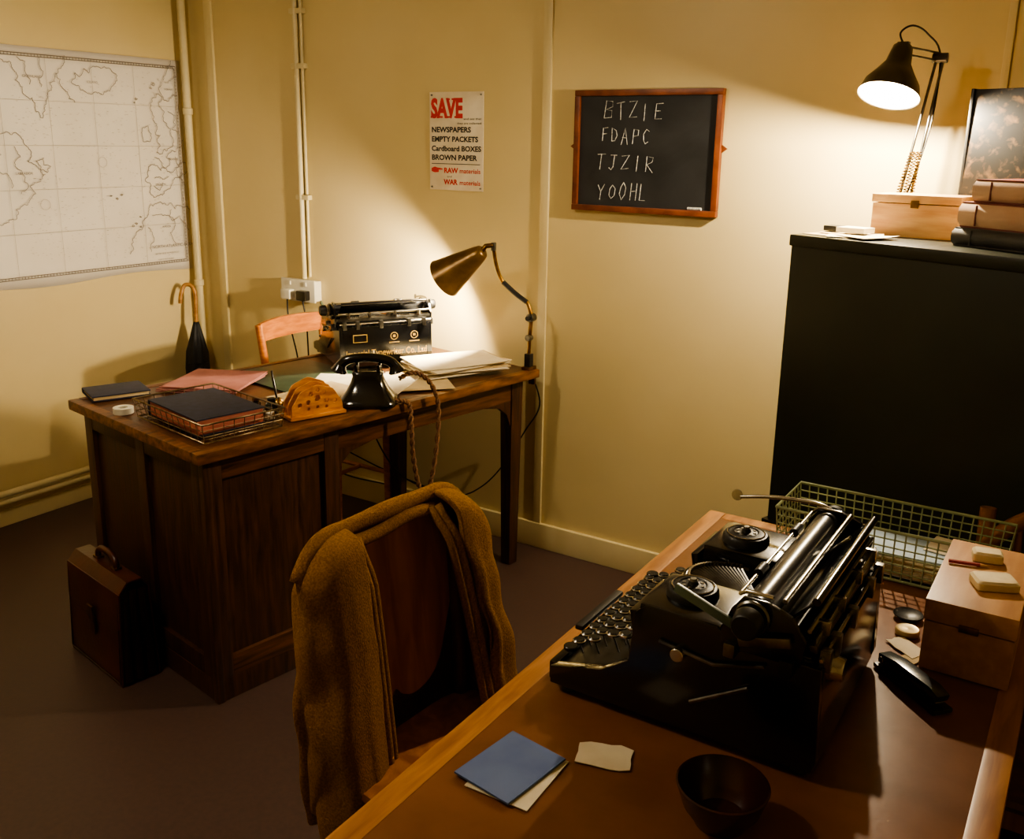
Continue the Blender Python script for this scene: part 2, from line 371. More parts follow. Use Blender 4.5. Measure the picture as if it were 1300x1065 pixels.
bx(g,'rule',(px(549),-.0048,pz(208.4)),(px(611),-.004,pz(207.6)),blkp,0)
pt('RAW',565,583,219.5,6.5,redp,.035); pt('materials',585,611,219.5,6,redp,.01)
pt('and',569,575,225.5,2.6,blkp,.0); pt('WAR',565,583,234.5,6.5,redp,.035); pt('materials',585,611,234.5,6,redp,.01)
hand=[(549,218),(549,214),(553,212),(556,213),(563,214.2),(563,215.6),(558,216),(558,219),(553,219.5)]
prism(g,'pointing_hand',[(px(a),pz(b)) for a,b in hand],.001,redp,loc=(0,-.0045,0),rot=(rad(90),0,0),bev=0)

# ------------------------------------------------------------------ chalkboard
g=E('chalkboard')
X0,X1,Z0,Z1=2.088,2.638,1.366,1.782; fw=.02
bx(g,'slate',(X0+.01,-.014,Z0+.01),(X1-.01,-.004,Z1-.01),slate,0)
bx(g,'frame_top',(X0,-.026,Z1-fw),(X1,-.002,Z1),frame_w,.003); bx(g,'frame_bottom',(X0,-.028,Z0),(X1,-.002,Z0+fw),frame_w,.003)
bx(g,'frame_left',(X0,-.026,Z0+fw),(X0+fw,-.002,Z1-fw),frame_w,.003); bx(g,'frame_right',(X1-fw,-.026,Z0+fw),(X1,-.002,Z1-fw),frame_w,.003)
for x,s in ((X0,-1),(X1,1)): prism(g,'lug',[(0,-.014),(s*.02,0),(0,.014)],.006,frame_w,loc=(x,-.008,1.59),rot=(rad(90),0,0))
cyl(g,'chalk_stick',(2.535,-.02,Z0+fw+.005),(2.585,-.02,Z0+fw+.005),.005,.005,chalk,12)
GL={'B':[[(0,0),(.1,1),(.6,.95),(.65,.7),(.1,.52),(.65,.45),(.7,.1),(0,0)]],'T':[[(0,.97),(.75,1.0)],[(.38,1),(.35,0)]],'Z':[[(0,.9),(.65,.95),(.05,.05),(.75,.1)]],
'I':[[(.3,1),(.28,0)]],'E':[[(.65,1),(.05,.97),(.02,0),(.65,.02)],[(.03,.5),(.5,.55)]],'F':[[(.05,0),(.08,1),(.6,1)],[(.06,.52),(.5,.55)]],
'D':[[(.05,0),(.05,1),(.5,.85),(.65,.5),(.45,.12),(.05,0)]],'A':[[(0,0),(.35,1),(.7,0)],[(.12,.4),(.58,.42)]],'P':[[(.05,0),(.08,1),(.6,.9),(.6,.6),(.07,.5)]],
'C':[[(.65,.85),(.35,1),(.08,.6),(.1,.2),(.35,0),(.65,.15)]],'J':[[(.1,1),(.7,1)],[(.45,1),(.42,.2),(.25,0),(.05,.15)]],'R':[[(.03,0),(.06,1),(.6,.88),(.55,.6),(.07,.5),(.65,0)]],
'Y':[[(0,1),(.33,.5)],[(.7,1),(.33,.5),(.25,0)]],'O':[[(.35,1),(.08,.75),(.05,.3),(.3,0),(.6,.25),(.65,.7),(.35,1)]],'H':[[(.05,1),(.03,0)],[(.65,1),(.62,0)],[(.05,.5),(.62,.52)]],'L':[[(.08,1),(.05,0),(.6,.05)]]}
rn=random.Random(5); st=[]
for s,x0,x1,zb,h in (('BTZIE',2.200,2.440,1.683,.058),('FDAPC',2.196,2.388,1.603,.050),('TJZIR',2.176,2.415,1.508,.054),('YOOHL',2.190,2.390,1.410,.056)):
    n=len(s); dx=(x1-x0)/n
    for i,ch in enumerate(s):
        ox=x0+dx*i+rn.uniform(-.002,.002); oz=zb+rn.uniform(-.005,.005); hh=h*rn.uniform(.9,1.08); sl=rn.uniform(-.02,.10)
        for l in GL[ch]:
            P=[(ox+a*dx*.9+sl*b*hh+rn.uniform(-.0015,.0015),-.0143,oz+b*hh+rn.uniform(-.0025,.0025)) for a,b in l]
            st.append(P)
tubes(g,'chalk_writing',st,.00145,chalk,5)

# ------------------------------------------------------------------ pedestal desk
ZD=.78
desk=E('pedestal_desk',(1.80,-1.52,0),80.5)
d=desk
bx(d,'top',(0,0,.752),(1.40,.78,ZD-.003),oakx,.006)
bx(d,'top_edge_front',(-.004,-.004,.748),(1.404,.03,ZD),oakedge,.006); bx(d,'top_edge_end',(-.004,.03,.748),(.03,.78,ZD),oakedge,.006)
bx(d,'top_edge_far',(.03,.75,.748),(1.40,.782,ZD),oakedge,.006)
bx(d,'pedestal_core',(.045,.045,.05),(.475,.735,.748),oak,.002)
bx(d,'plinth',(.03,.03,0),(.49,.75,.07),oak,.004)
bx(d,'stile_a',(.03,.03,.07),(.085,.05,.748),oak,.003); bx(d,'stile_b',(.435,.03,.07),(.49,.05,.748),oak,.003)
bx(d,'rail_top',(.085,.031,.68),(.435,.05,.748),oakx,.003); bx(d,'rail_bottom',(.085,.031,.07),(.435,.05,.135),oakx,.003)
bx(d,'stile_c',(.03,.05,.07),(.05,.10,.748),oak,.003); bx(d,'stile_d',(.03,.365,.07),(.05,.415,.748),oak,.003); bx(d,'stile_e',(.03,.70,.07),(.05,.75,.748),oak,.003)
for a,b in ((.10,.365),(.415,.70)):
    bx(d,'end_rail_top',(.031,a,.69),(.05,b,.748),oak,.003); bx(d,'end_rail_bottom',(.031,a,.07),(.05,b,.13),oak,.003)
bx(d,'corner_post',(.026,.026,.0),(.05,.05,.748),oak,.004)
for i in range(4):
    bx(d,'drawer_front',(.07,.735,.09+i*.165),(.45,.752,.245+i*.165),oakx,.004); lathe(d,'drawer_knob',[(.0001,.03),(.014,.028),(.016,.018),(.008,.01),(.008,0)],brass,loc=(.26,.752,.17+i*.165),rot=(rad(-90),0,0),seg=16)
for a,b in ((1.30,.04),(1.30,.685)):
    box(d,'leg',(a+.03,b+.03,.374),(.062,.062,.748),oak,.005,taper=.72)
bx(d,'apron_near',(.49,.045,.665),(1.30,.067,.748),oakx,.003); bx(d,'apron_far',(.49,.715,.665),(1.30,.737,.748),oakx,.003); bx(d,'apron_end',(1.335,.09,.665),(1.355,.69,.748),oakx,.003)
bx(d,'drawer_bottom',(.60,.09,.668),(1.10,.70,.69),oakx,.003)
prism(d,'apron_bracket',[(0,0),(0,-.10),(-.02,-.05),(-.06,-.018),(-.16,0)],.02,oak,loc=(1.30,.056,.667),rot=(rad(90),0,0))
prism(d,'apron_bracket',[(0,0),(0,-.10),(.02,-.05),(.06,-.018),(.16,0)],.02,oak,loc=(.49,.056,.667),rot=(rad(90),0,0))

# ------------------------------------------------------------------ chairs
def chair(name,loc,rz,mat,seatmat,style):
    g=E(name,loc,rz)
    ring=[se(.20,.195,z,48,5) for z in (.435,.438)]+[se(.205,.20,.447,48,5),se(.20,.195,.457,48,5),se(.17,.165,.455,48,5),se(.08,.08,.450,48,4)]
    loft(g,'seat',ring,seatmat)
    for x in (-.165,.165):
        box(g,'front_leg',(x,-.165,.218),(.038,.038,.436),mat,.004,taper=.75)
        tubes(g,'back_post',[smooth([(x*1.02,.215,0),(x*1.02,.185,.22),(x*1.02,.18,.44),(x*1.05,.195,.65),(x*1.08,.222,.86)],6)],.0165,mat,10)
        tubes(g,'side_stretcher',[[(x,-.16,.2),(x*1.02,.18,.2)]],.010,mat,8)
        bx(g,'seat_rail_side',(x-.012,-.15,.385),(x+.012,.175,.436),mat,.003)
    bx(g,'seat_rail_front',(-.15,-.178,.385),(.15,-.156,.436),mat,.003); bx(g,'seat_rail_back',(-.15,.168,.385),(.15,.19,.436),mat,.003)
    tubes(g,'cross_stretcher',[[(-.165,.0,.2),(.165,.0,.2)]],.010,mat,8)
    if style=='rail':
        for z0,z1 in ((.79,.865),(.62,.665)):
            rings=[]
            for i in range(13):
                x=-.185+.37*i/12; yb=.185+.03*(1-(x/.185)**2)+(z0-.62)*.16
                rings.append([Vector((x,yb-.009,z0)),Vector((x,yb+.009,z0)),Vector((x,yb+.011,z1+.008*(1-(x/.185)**2))),Vector((x,yb-.007,z1+.008*(1-(x/.185)**2)))])
            loft(g,'back_rail',rings,mat,ang=50)
    if style=='plate':
        out=[(-.19,.78),(-.195,.85),(-.17,.888),(-.10,.898),(0,.90),(.10,.898),(.17,.888),(.195,.85),(.19,.78),(.17,.70),(.14,.60),(.12,.545),(.09,.512),(.05,.50),(.018,.512),(0,.53),(-.018,.512),(-.05,.50),(-.09,.512),(-.12,.545),(-.14,.60),(-.17,.70)]
        sm=smooth([(a,b,0) for a,b in out],4,True)
        n=len(sm); v=[];f=[]
        for s in (0,1):
            for k in (1,.8,.55,.3,.05):
                for p in sm:
                    x=p.x*k; z=.72+(p.y-.72)*k; y=.178+.03*(1-(x/.19)**2)+(z-.5)*.10+s*.01
                    v.append((x,y,z))
        for s in (0,1):
            b=s*5*n
            for j in range(4):
                for i in range(n): q=(i+1)%n; f.append((b+j*n+i,b+j*n+q,b+(j+1)*n+q,b+(j+1)*n+i))
            f.append(tuple(b+4*n+i for i in range(n)))
        for i in range(n): q=(i+1)%n; f.append((i,q,5*n+q,5*n+i))
        mk(g,'back_panel',v,f,ply,ang=50)
    if style=='hoop':
        hoop=smooth([(-.185,.05,.66),(-.20,.12,.70),(-.175,.19,.78),(-.10,.225,.85),(0,.235,.875),(.10,.225,.85),(.175,.19,.78),(.20,.12,.70),(.185,.05,.66)],6)
        tubes(g,'back_hoop',[hoop],.017,mat,10)
        tubes(g,'spindle',[[(x,.17,.45),(x*1.15,.225,.85-.4*x*x*6)] for x in (-.10,-.05,0,.05,.10)],.008,mat,8)
        tubes(g,'arm_post',[[(x,.05,.44),(x*1.0,.05,.66)] for x in (-.185,.185)],.012,mat,8)
    return g
chair('desk_chair',(1.10,-.262,0),90,orange_w,orange_w,'rail')
cc=chair('plywood_back_chair',(2.90,-1.80,0),86,chair_d,ply,'plate')
chair('hoop_back_chair',(3.82,-1.16,0),2,M('hoop_chair_wood','#7A4A20','#9A6634',rough=.35,scale=6,stretch=(8,8,1)),chair_d,'hoop')

# ------------------------------------------------------------------ cardigan
g=E('cardigan',(2.90,-1.80,0),86)
def cg(t):
    k=t**.7; B=.215
    ff=lambda a:B-(.03+a*k)
    return [(-.115+.02*t,ff(.055)),(-.165,ff(.085)),(-.204,ff(.07)),(-.226-.005*k,B-.01),(-.21,B+.022),(-.12,B+.036+.01*k),(0,B+.038+.01*k),(.12,B+.036+.01*k),(.22,B+.03+.01*k),(.242+.01*k,B-.01),(.215+.01*k,ff(.09)),(.17+.015*k,ff(.12)),(.125+.03*t,ff(.10))]
def topz(w): return .912-.09*max(0,(abs(w)-.13)/.11)**2.6
NT=44; v=[];f=[]
for j in range(NT+1):
    t=j/NT; pts=smooth([(a,b,0) for a,b in cg(t)],6); cols=len(pts)
    for i,p in enumerate(pts):
        s=i/(cols-1); w=p.x; q=p.y
        if t<.12:
            u=t/.12; q=.230+(q-.230)*(.12+.88*math.sqrt(max(0,1-(1-u)**2)))
        top=topz(w)
        hem=.34+.02*math.sin(s*9)
        if s>.72: hem=.42+.07*(s-.72)/.28
        if s<.25: hem=.30
        z=top-(top-hem)*t**1.25
        fold=.013*t**.8*math.sin(s*38+1.4*math.sin(t*2.5))+.006*t*math.sin(s*80+t*3)
        drape=.005*math.sin(t*9+s*8)*min(1,t*4)+.004*math.sin(t*22+s*5)*min(1,t*3)
        cx,cy=w,q-.2; L=math.hypot(cx,cy)+1e-6
        v.append((w+cx/L*(fold+drape),q+cy/L*(fold+drape),z+.006*math.sin(s*17)*t))
for j in range(NT):
    for i in range(cols-1):
        a=j*cols+i; f.append((a,a+1,a+cols+1,a+cols))
o=mk(g,'body',v,f,knit,ang=180); md=o.modifiers.new('s','SOLIDIFY'); md.thickness=.013; md.offset=0
md=o.modifiers.new('sub','SUBSURF'); md.levels=1; md.render_levels=1
rs=[Vector((w,.224+.010*(1-(w/.24)**2),topz(w)-.004)) for w in [-.226+.464*i/44 for i in range(45)]]
tubes(g,'shoulder_roll',[rs],[.0165+.0015*math.sin(i*.35) for i in range(len(rs))],knit,14,ang=180)
cb=[Vector((w,.205+.012*(1-(w/.24)**2),topz(w)-.028+.004*math.sin(w*30))) for w in [-.118+.236*i/20 for i in range(21)]]
tubes(g,'collar_band',[cb],.013,knit,10,ang=180)
for sx,hem in ((-1,.32),(1,.47)):
    n=22; L=[]
    for i in range(n):
        t=i/(n-1); k=t**.7
        L.append((sx*(.115)+(.02*t if sx<0 else .03*t+.005),.215-(.03+(.055 if sx<0 else .10)*k)*(1 if t>.12 else .2+.8*t/.12)-.004,.89-(.89-hem)*t))
    tubes(g,'button_band',[L],.0105,knit,10,ang=180)
    tubes(g,'button_band_edge',[[(a-sx*.016,b+.003,c) for a,b,c in L]],.009,knit,10,ang=180)
for sx in (-1,1):
    kx=.88 if sx<0 else 1
    L=smooth([(sx*.200*kx,.225,.875),(sx*.226*kx,.222,.81),(sx*.236*kx,.212,.70),(sx*.234*kx,.20,.58),(sx*.240*kx,.19,.47),(sx*.232*kx,.195,.38)],7)
    rings=[]
    for i,p in enumerate(L):
        k=i/(len(L)-1); rr=.020+.015*min(1,i/7)-.006*max(0,k-.6)
        rings.append([p+Vector((rr*.75*math.cos(a),rr*1.25*math.sin(a),0)) for a in [2*math.pi*q/24 for q in range(24)]])
    rings=[[p+Vector((.003*math.sin(jj*.45+qi*.9),.003*math.sin(jj*.5+qi*.8),0)) for qi,p in enumerate(r_)] for jj,r_ in enumerate(rings)]
    loft(g,'sleeve',rings,knit,ang=180)

# ------------------------------------------------------------------ foreground table
t=E('writing_table')
TX0,TX1,TY0,TY1=3.05,3.765,-2.62,-1.03
bx(t,'top',(TX0+.035,TY0+.035,.722),(TX1-.035,TY1-.035,.7485),tbl_top,.001)
bx(t,'edge_left',(TX0,TY0,.718),(TX0+.04,TY1,.75),tbl_edge,.006); bx(t,'edge_right',(TX1-.04,TY0,.718),(TX1,TY1,.75),tbl_edge,.006)
bx(t,'edge_far',(TX0+.04,TY1-.04,.718),(TX1-.04,TY1,.75),tbl_edge,.006); bx(t,'edge_near',(TX0+.04,TY0,.718),(TX1-.04,TY0+.04,.75),tbl_edge,.006)
for x in (3.13,3.56):
    for y in (-1.10,-2.54): box(t,'leg',(x,y,.36),(.055,.055,.72),tbl_edge,.005,taper=.75)
bx(t,'apron_left',(3.12,-2.5,.64),(3.14,-1.14,.72),tbl_edge,.003); bx(t,'apron_right',(3.55,-2.5,.64),(3.57,-1.14,.72),tbl_edge,.003)
bx(t,'apron_far',(3.14,-1.11,.64),(3.55,-1.09,.72),tbl_edge,.003)

# ------------------------------------------------------------------ typewriter
def typewriter(name,loc,rz,label=None,sc=1):
    g=E(name,loc,rz); g.scale=(sc,sc,sc)
    side=[(-.205,.012),(.19,.012),(.195,.03),(.19,.165),(.07,.168),(.05,.184),(-.055,.186),(-.07,.17),(-.078,.09),(-.12,.062),(-.205,.04)]
    for x in (-.172,.172): prism(g,'side_frame',side,.018,enamel,loc=(x,0,0),rot=XP,bev=.003)
    for x in (-.16,.16):
        for y in (-.18,.17): cyl(g,'foot',(x,y,0),(x,y,.014),.014,.012,satin,14)
    bx(g,'back_panel',(-.17,.176,.014),(.17,.192,.163),enamel,.003)
    bx(g,'inner_frame',(-.163,.05,.03),(.163,.17,.12),satin,.003)
    bx(g,'floor_plate',(-.163,-.19,.014),(.163,.17,.022),satin,.001)
    bx(g,'front_rail',(-.172,-.212,.012),(.172,-.198,.042),enamel,.004)
    for s in (-1,1):
        bx(g,'shoulder',(s*.062,-.065,.146),(s*.180,.055,.186),enamel,.008)
        box(g,'front_face',(s*.115,-.070,.125),(.112,.012,.085),enamel,.003,rot=(.18,0,0))
        lathe(g,'spool_cover',[(.0001,.02),(.006,.021),(.008,.016),(.018,.015),(.02,.017),(.024,.015),(.034,.013),(.037,.009),(.038,0)],satin,loc=(s*.114,-.012,.186),seg=36)
        tubes(g,'spool_ring',[[(s*.114+.030*math.cos(a*.4),-.012+.030*math.sin(a*.4),.2005) for a in range(17)]],.0013,chrome,5)
        cyl(g,'spool_nut',(s*.114,-.012,.202),(s*.114,-.012,.211),.006,.005,steel,12)
        for a in range(8): 
            an=a*math.pi/4; cyl(g,'spool_hole',(s*.114+.014*math.cos(an),-.012+.014*math.sin(an),.199),(s*.114+.014*math.cos(an),-.012+.014*math.sin(an),.2025),.0028,.0028,steel,8)
    arc=[(.062*math.cos(rad(180+i*9)),.015+.080*math.sin(rad(180+i*9)),.160) for i in range(21)]
    tubes(g,'basket_rim',[arc],.006,enamel,8)
    bars=[]
    for i in range(33):
        a=rad(190+i*5); bars.append([(.058*math.cos(a),.015+.074*math.sin(a),.164),(.02*math.cos(a),.05+.02*math.sin(a),.135)])
    tubes(g,'type_bars',bars,.0016,steel,4)
    discs(g,'type_slugs',[(b[0][0],b[0][1],b[0][2]) for b in bars],.003,.006,chrome,6)
    box(g,'key_deck',(0,-.135,.052),(.33,.13,.01),satin,.002,rot=(.33,0,0))
    keys=[];stems=[]
    for r in range(4):
        n=11 if r<3 else 12
        for i in range(n):
            x=(i-(n-1)/2)*.0262+(-.006,.0,-.004,.0)[r]; y=-.186+.029*r; z=.060+.0155*r
            keys.append((x,y,z)); stems.append([(x,y,z),(x*.97,y+.01,z-.03)])
    discs(g,'key_rings',keys,.0105,.004,chrome); discs(g,'key_tops',[(a,b,c+.0012) for a,b,c in keys],.0088,.0042,keyw)
    tubes(g,'key_stems',stems,.0013,steel,5)
    box(g,'space_bar',(0,-.214,.052),(.15,.014,.009),satin,.004)
    for x in (-.15,.152): cyl(g,'shift_key',(x,-.186,.060),(x,-.186,.067),.011,.011,keyw,16)
    D=-.020
    bx(g,'carriage_rail',(-.2,.066,.174+D),(.2,.082,.194+D),steel,.003); bx(g,'rear_rail',(-.2,.14,.170+D),(.2,.158,.193+D),satin,.003)
    bx(g,'carriage_bed',(-.185,.082,.180+D),(.185,.14,.198+D),satin,.003)
    tubes(g,'ribs',[[(x,.06,.178+D),(x,.17,.178+D)] for x in [-.15+.03*i for i in range(11)]],.003,steel,6)
    cyl(g,'platen',(-.178,.10,.238+D),(.178,.10,.238+D),.0215,.0215,rubber,36)
    for s in (-1,1):
        cyl(g,'platen_axle',(s*.178,.10,.238+D),(s*.205,.10,.238+D),.006,.006,chrome,12)
        cyl(g,'platen_knob',(s*.205,.10,.238+D),(s*.228,.10,.238+D),.021,.018,satin,28)
        prism(g,'carriage_end',[(.06,.184+D),(.165,.184+D),(.17,.220+D),(.15,.250+D),(.118,.262+D),(.085,.262+D),(.07,.241+D),(.058,.206+D)],.007,enamel,loc=(s*.187,0,0),rot=XP,bev=.002)
        box(g,'margin_stop',(s*.11,.165,.208+D),(.018,.014,.022),chrome,.002)
        cyl(g,'bail_roller',(s*.07,.075,.256+D),(s*.10,.075,.256+D),.007,.007,satin,14)
        tubes(g,'bail_arm',[[(s*.175,.12,.264+D),(s*.175,.085,.264+D),(s*.172,.075,.256+D)]],.003,chrome,6)
    tubes(g,'paper_bail',[[(-.172,.075,.256+D),(.172,.075,.256+D)]],.0028,chrome,8)
    tubes(g,'tension_bar',[[(-.175,.135,.262+D),(.175,.135,.262+D)]],.004,chrome,8)
    box(g,'paper_table',(0,.150,.245+D),(.33,.004,.06),enamel,.002,rot=(-.75,0,0))
    tubes(g,'paper_table_edge',[[(-.165,.172,.268+D),(.165,.172,.268+D)]],.006,enamel,8)
    box(g,'paper_guide',(-.06,.143,.255+D),(.012,.004,.05),chrome,.001,rot=(-.75,0,0))
    rack=[]
    for i in range(60): x=-.17+.34*i/59; rack.append([(x,.178,.213+D),(x,.178,.222+D)])
    tubes(g,'tab_rack_teeth',rack,.0011,chrome,4); bx(g,'tab_rack',(-.178,.172,.204+D),(.178,.182,.214+D),steel,.001)
    tubes(g,'tab_rod',[[(-.178,.17,.232+D),(.178,.17,.232+D)],[(-.178,.188,.196+D),(.178,.188,.196+D)]],.003,chrome,6)
    for x in (-.13,-.04,.06,.14): box(g,'tab_stop',(x,.178,.224+D),(.008,.018,.02),chrome,.001)
    for x in (-.15,-.09,.02,.11,.16): box(g,'bracket',(x,.19,.19+D),(.014,.014,.03),steel,.002)
    tubes(g,'return_lever',[smooth([(-.195,.10,.258+D),(-.20,.07,.262+D),(-.205,.0,.255+D),(-.207,-.055,.243+D)],5)],.0035,chrome,8)
    lathe(g,'lever_paddle',[(.0001,-.002),(.009,-.002),(.010,0),(.009,.002),(.0001,.002)],chrome,loc=(-.207,-.062,.245+D),rot=(0,rad(80),0),seg=16)
    box(g,'release_lever',(.196,.045,.234+D),(.006,.11,.013),greenm,.002,rot=(-.35,0,0))
    box(g,'release_lever_b',(.20,.12,.212+D),(.006,.07,.014),steel,.002,rot=(.25,0,0))
    cyl(g,'ratchet_wheel',(.192,.10,.238+D),(.197,.10,.238+D),.024,.024,steel,30)
    if not label: cyl(g,'bell',(.12,.187,.14),(.12,.207,.14),.018,.016,chrome,20)
    bx(g,'motor_drum',(.08,.05,.125),(.15,.12,.155),steel,.004)
    cyl(g,'ribbon_crank',(.181,.0,.13),(.195,.0,.13),.010,.010,chrome,16)
    tubes(g,'linkage',[[(.185,-.03,.14),(.187,.05,.13),(.187,.12,.15)],[(.183,.02,.06),(.186,.10,.11)]],.003,steel,6)
    if label:
        R=(rad(90),0,rad(180))
        text(g,'maker_lettering',label,(.158,.1932,.052),R,gold,.024,.316,.022)
        for x in (-.11,-.03): 
            lathe(g,'crest',[(.015,0),(.015,.0006),(.012,.0006),(.012,0)],gold,loc=(x,.193,.122),rot=(rad(-90),0,0)); box(g,'crest_bar',(x,.193,.122),(.010,.001,.010),gold,0)
            box(g,'crest_ribbon',(x,.193,.098),(.04,.001,.004),gold,0)
        bx(g,'crest_plate',(.075,.192,.105),(.13,.1935,.135),gold,0)
        bx(g,'crest_plate_inner',(.078,.1925,.108),(.127,.1939,.132),enamel,0)
    return g
typewriter('typewriter',(3.332,-1.725,.75),-90,None,1.05)
typewriter('typewriter.001',(1.405,-.355,ZD),-122,'Imperial Typewriter Co. Ltd',.98)

# ------------------------------------------------------------------ wire trays
def tray(name,loc,rz,L,W,H,mat,nx,ny,nz,fl=.008,r=.0014,rim=.0028):
    g=E(name,loc,rz); ls=[]
    def P(u,v,h): k=fl*h/H; return (u*(L/2+k),v*(W/2+k),.0035+h)
    for i in range(nx+1):
        u=-1+2*i/nx; ls.append([P(u,-1,H),P(u,-1,0),P(u,1,0),P(u,1,H)])
    for i in range(ny+1):
        w=-1+2*i/ny; ls.append([P(-1,w,H),P(-1,w,0),P(1,w,0),P(1,w,H)])
    tubes(g,'wires',ls,r,mat,5)
    hs=[]
    for k in range(1,nz): h=H*k/nz; hs.append([P(-1,-1,h),P(1,-1,h),P(1,1,h),P(-1,1,h),P(-1,-1,h)])
    tubes(g,'side_wires',hs,r,mat,5)
    tubes(g,'rim',[[P(-1,-1,H),P(1,-1,H),P(1,1,H),P(-1,1,H),P(-1,-1,H)],[P(-1,-1,0),P(1,-1,0),P(1,1,0),P(-1,1,0),P(-1,-1,0)]],rim,mat,6)
    return g
tray('wire_letter_tray',(3.475,-1.108,.75),0,.425,.165,.105,wireg,22,8,6,r=.0017,rim=.0034)
f2=E('tray_papers',(3.475,-1.108,.757),0)
for i in range(9): sheet(f2,'sheet',(.008*i-.03,0,0),.34,.145,.0045*i,(1,-1,2,-2,1)[i%5],(paper,paper2,paper)[i%3],th=.0035,seed=i)
sheet(f2,'blue_notebook_cover',(.04,-.005,0),.26,.13,.042,3,ltblue,th=.005); sheet(f2,'red_binding',(-.07,-.01,0),.025,.13,.0475,3,redst,th=.001); sheet(f2,'top_sheet',(.13,.02,0),.12,.09,.0485,-8,paper,seed=3)
tray('wire_letter_tray.001',(1.585,-1.30,ZD),-10,.38,.25,.055,wirem,12,8,3)
def book(name,loc,rz,L,W,T,cover,pages):
    g=E(name,loc,rz)
    bx(g,'cover_bottom',(-L/2,-W/2,0),(L/2,W/2,.004),cover,.001); bx(g,'cover_top',(-L/2,-W/2,T-.004),(L/2,W/2,T),cover,.001)
    bx(g,'page_block',(-L/2+.004,-W/2+.005,.004),(L/2-.002,W/2-.005,T-.004),pages,.001)
    sp=[(-L/2+.003,.0),(-L/2-.004,T*.3),(-L/2-.004,T*.7),(-L/2+.003,T)]
    prism(g,'spine',[(a,b) for a,b in sp],W,cover,rot=(rad(90),0,0),bev=0)
    return g
book('ledger_book',(1.575,-1.30,ZD+.007),-12,.30,.215,.05,navy,redpg)
book('dark_notebook',(1.090,-1.26,ZD),-22,.145,.18,.018,navy,paper2)
g=E('pink_folders',(1.24,-1.00,ZD),0)
for i in range(5): sheet(g,'folder',(.004*i,.003*i,0),.26,.26,.004*i,(22,18,26,20,24)[i],pink,th=.003,curl=.004,seed=i)
g=E('green_desk_mat',(1.42,-.74,ZD),80.5); bx(g,'mat',(-.17,-.22,0),(.17,.22,.004),greenl,.001); bx(g,'corner_trim',(-.17,-.22,.0),(-.12,-.16,.006),brass,.001)
g=E('loose_papers',(1.60,-.62,ZD),0)
for i,(x,y,a) in enumerate(((.0,-.13,30),(.19,.07,48),(.12,-.05,20),(.05,-.28,-5))): sheet(g,'sheet',(x,y,0),.20,.28,.0045+.0014*i,a,(paper,paper2)[i%2],seed=i)
g=E('paper_stack',(1.80,-.34,ZD),0)
for i in range(9): sheet(g,'sheet',(random.uniform(-.012,.012),random.uniform(-.012,.012),0),.235,.33,.012+.0035*i,-28+random.uniform(-9,9),(paper,paper2,paper)[i%3],th=.003,curl=.008 if i>5 else .002,seed=i)
g=E('letter_rack',(1.775,-1.06,ZD),70)
def dome(w,h):
    o=[(-w/2,0)]
    for i in range(0,19):
        a=rad(180-i*10); o.append((w/2*.93*math.cos(a)*(1+.05*math.cos(a*6)),.022+ (h-.022)*math.sin(a)*(1+.03*math.cos(a*8))))
    o.append((w/2,0)); return o
holes=[circ(0,.05,.011)]+[circ(.03*math.cos(rad(a)),.040+.036*math.sin(rad(a)),.0085,12) for a in (0,45,90,135,180)]+[circ(.058,.035,.008,12),circ(-.058,.035,.008,12),circ(.03,.02,.006,10),circ(-.03,.02,.006,10),circ(0,.022,.006,10)]
for y,h in ((-.03,.088),(.0,.094),(.03,.10)):
    flat2d(g,'fret_divider',[dome(.17,h)]+holes,.005,rack_w,(0,y,.008),(rad(90),0,0))
bx(g,'rack_base',(-.092,-.042,0),(.092,.042,.01),rack_w,.002)
g=E('fountain_pen'); tubes(g,'pen_barrel',[[(1.60,-1.04,ZD+.012),(1.575,-1.03,ZD+.075),(1.565,-1.025,ZD+.10)]],[.0035,.0045,.003],bakel,10)
lathe(g,'pen_well',[(.0001,0),(.022,0),(.022,.006),(.012,.018),(.008,.02),(.007,.012),(.0001,.012)],brass,loc=(1.602,-1.041,ZD),seg=20)
for nm,x,y,r,h,m in (('ink_bottle',1.66,-1.12,.02,.04,glass),('ink_bottle.001',1.60,-1.13,.016,.035,bakel),('paste_jar',1.70,-1.17,.018,.03,white_pl)):
    g=E(nm,(x,y,ZD)); lathe(g,'jar',[(.0001,0),(r,0),(r,h*.7),(r*.6,h*.82),(r*.6,h*.86)],m,seg=20); cyl(g,'cap',(0,0,h*.86),(0,0,h*1.15),r*.66,r*.66,satin if m is not bakel else brass,18)
g=E('sticky_roll',(1.30,-1.385,ZD)); lathe(g,'roll',[(.014,0),(.03,0),(.03,.018),(.014,.018),(.014,0)],white_pl)

# ------------------------------------------------------------------ telephone
g=E('telephone',(1.825,-.86,ZD),34)
rings=[se(.092,.082,0),se(.095,.085,.006),se(.094,.084,.014),se(.082,.070,.026),se(.066,.052,.048),se(.054,.040,.072,p=3.5),se(.048,.033,.09),se(.05,.030,.10),se(.047,.027,.105)]
loft(g,'body',rings,bakel,ang=60)
lathe(g,'dial',[(.0001,.006),(.03,.005),(.038,.0)],steel,loc=(0,.066,.045),rot=(rad(-52),0,0))
for s in (-1,1):
    prism(g,'cradle_prong',[(-.022,0),(.022,0),(.026,.03),(.016,.03),(.010,.012),(-.010,.012),(-.016,.03),(-.026,.03)],.010,bakel,loc=(s*.036,0,.098),rot=XP,bev=.002)
h=smooth([(-.088,0,.120),(-.072,0,.136),(-.045,0,.145),(0,0,.149),(.045,0,.145),(.072,0,.136),(.088,0,.120)],5)
tubes(g,'handset_grip',[h],[.014+.003*abs(i-15)/15 for i in range(len(h))],bakel,16)
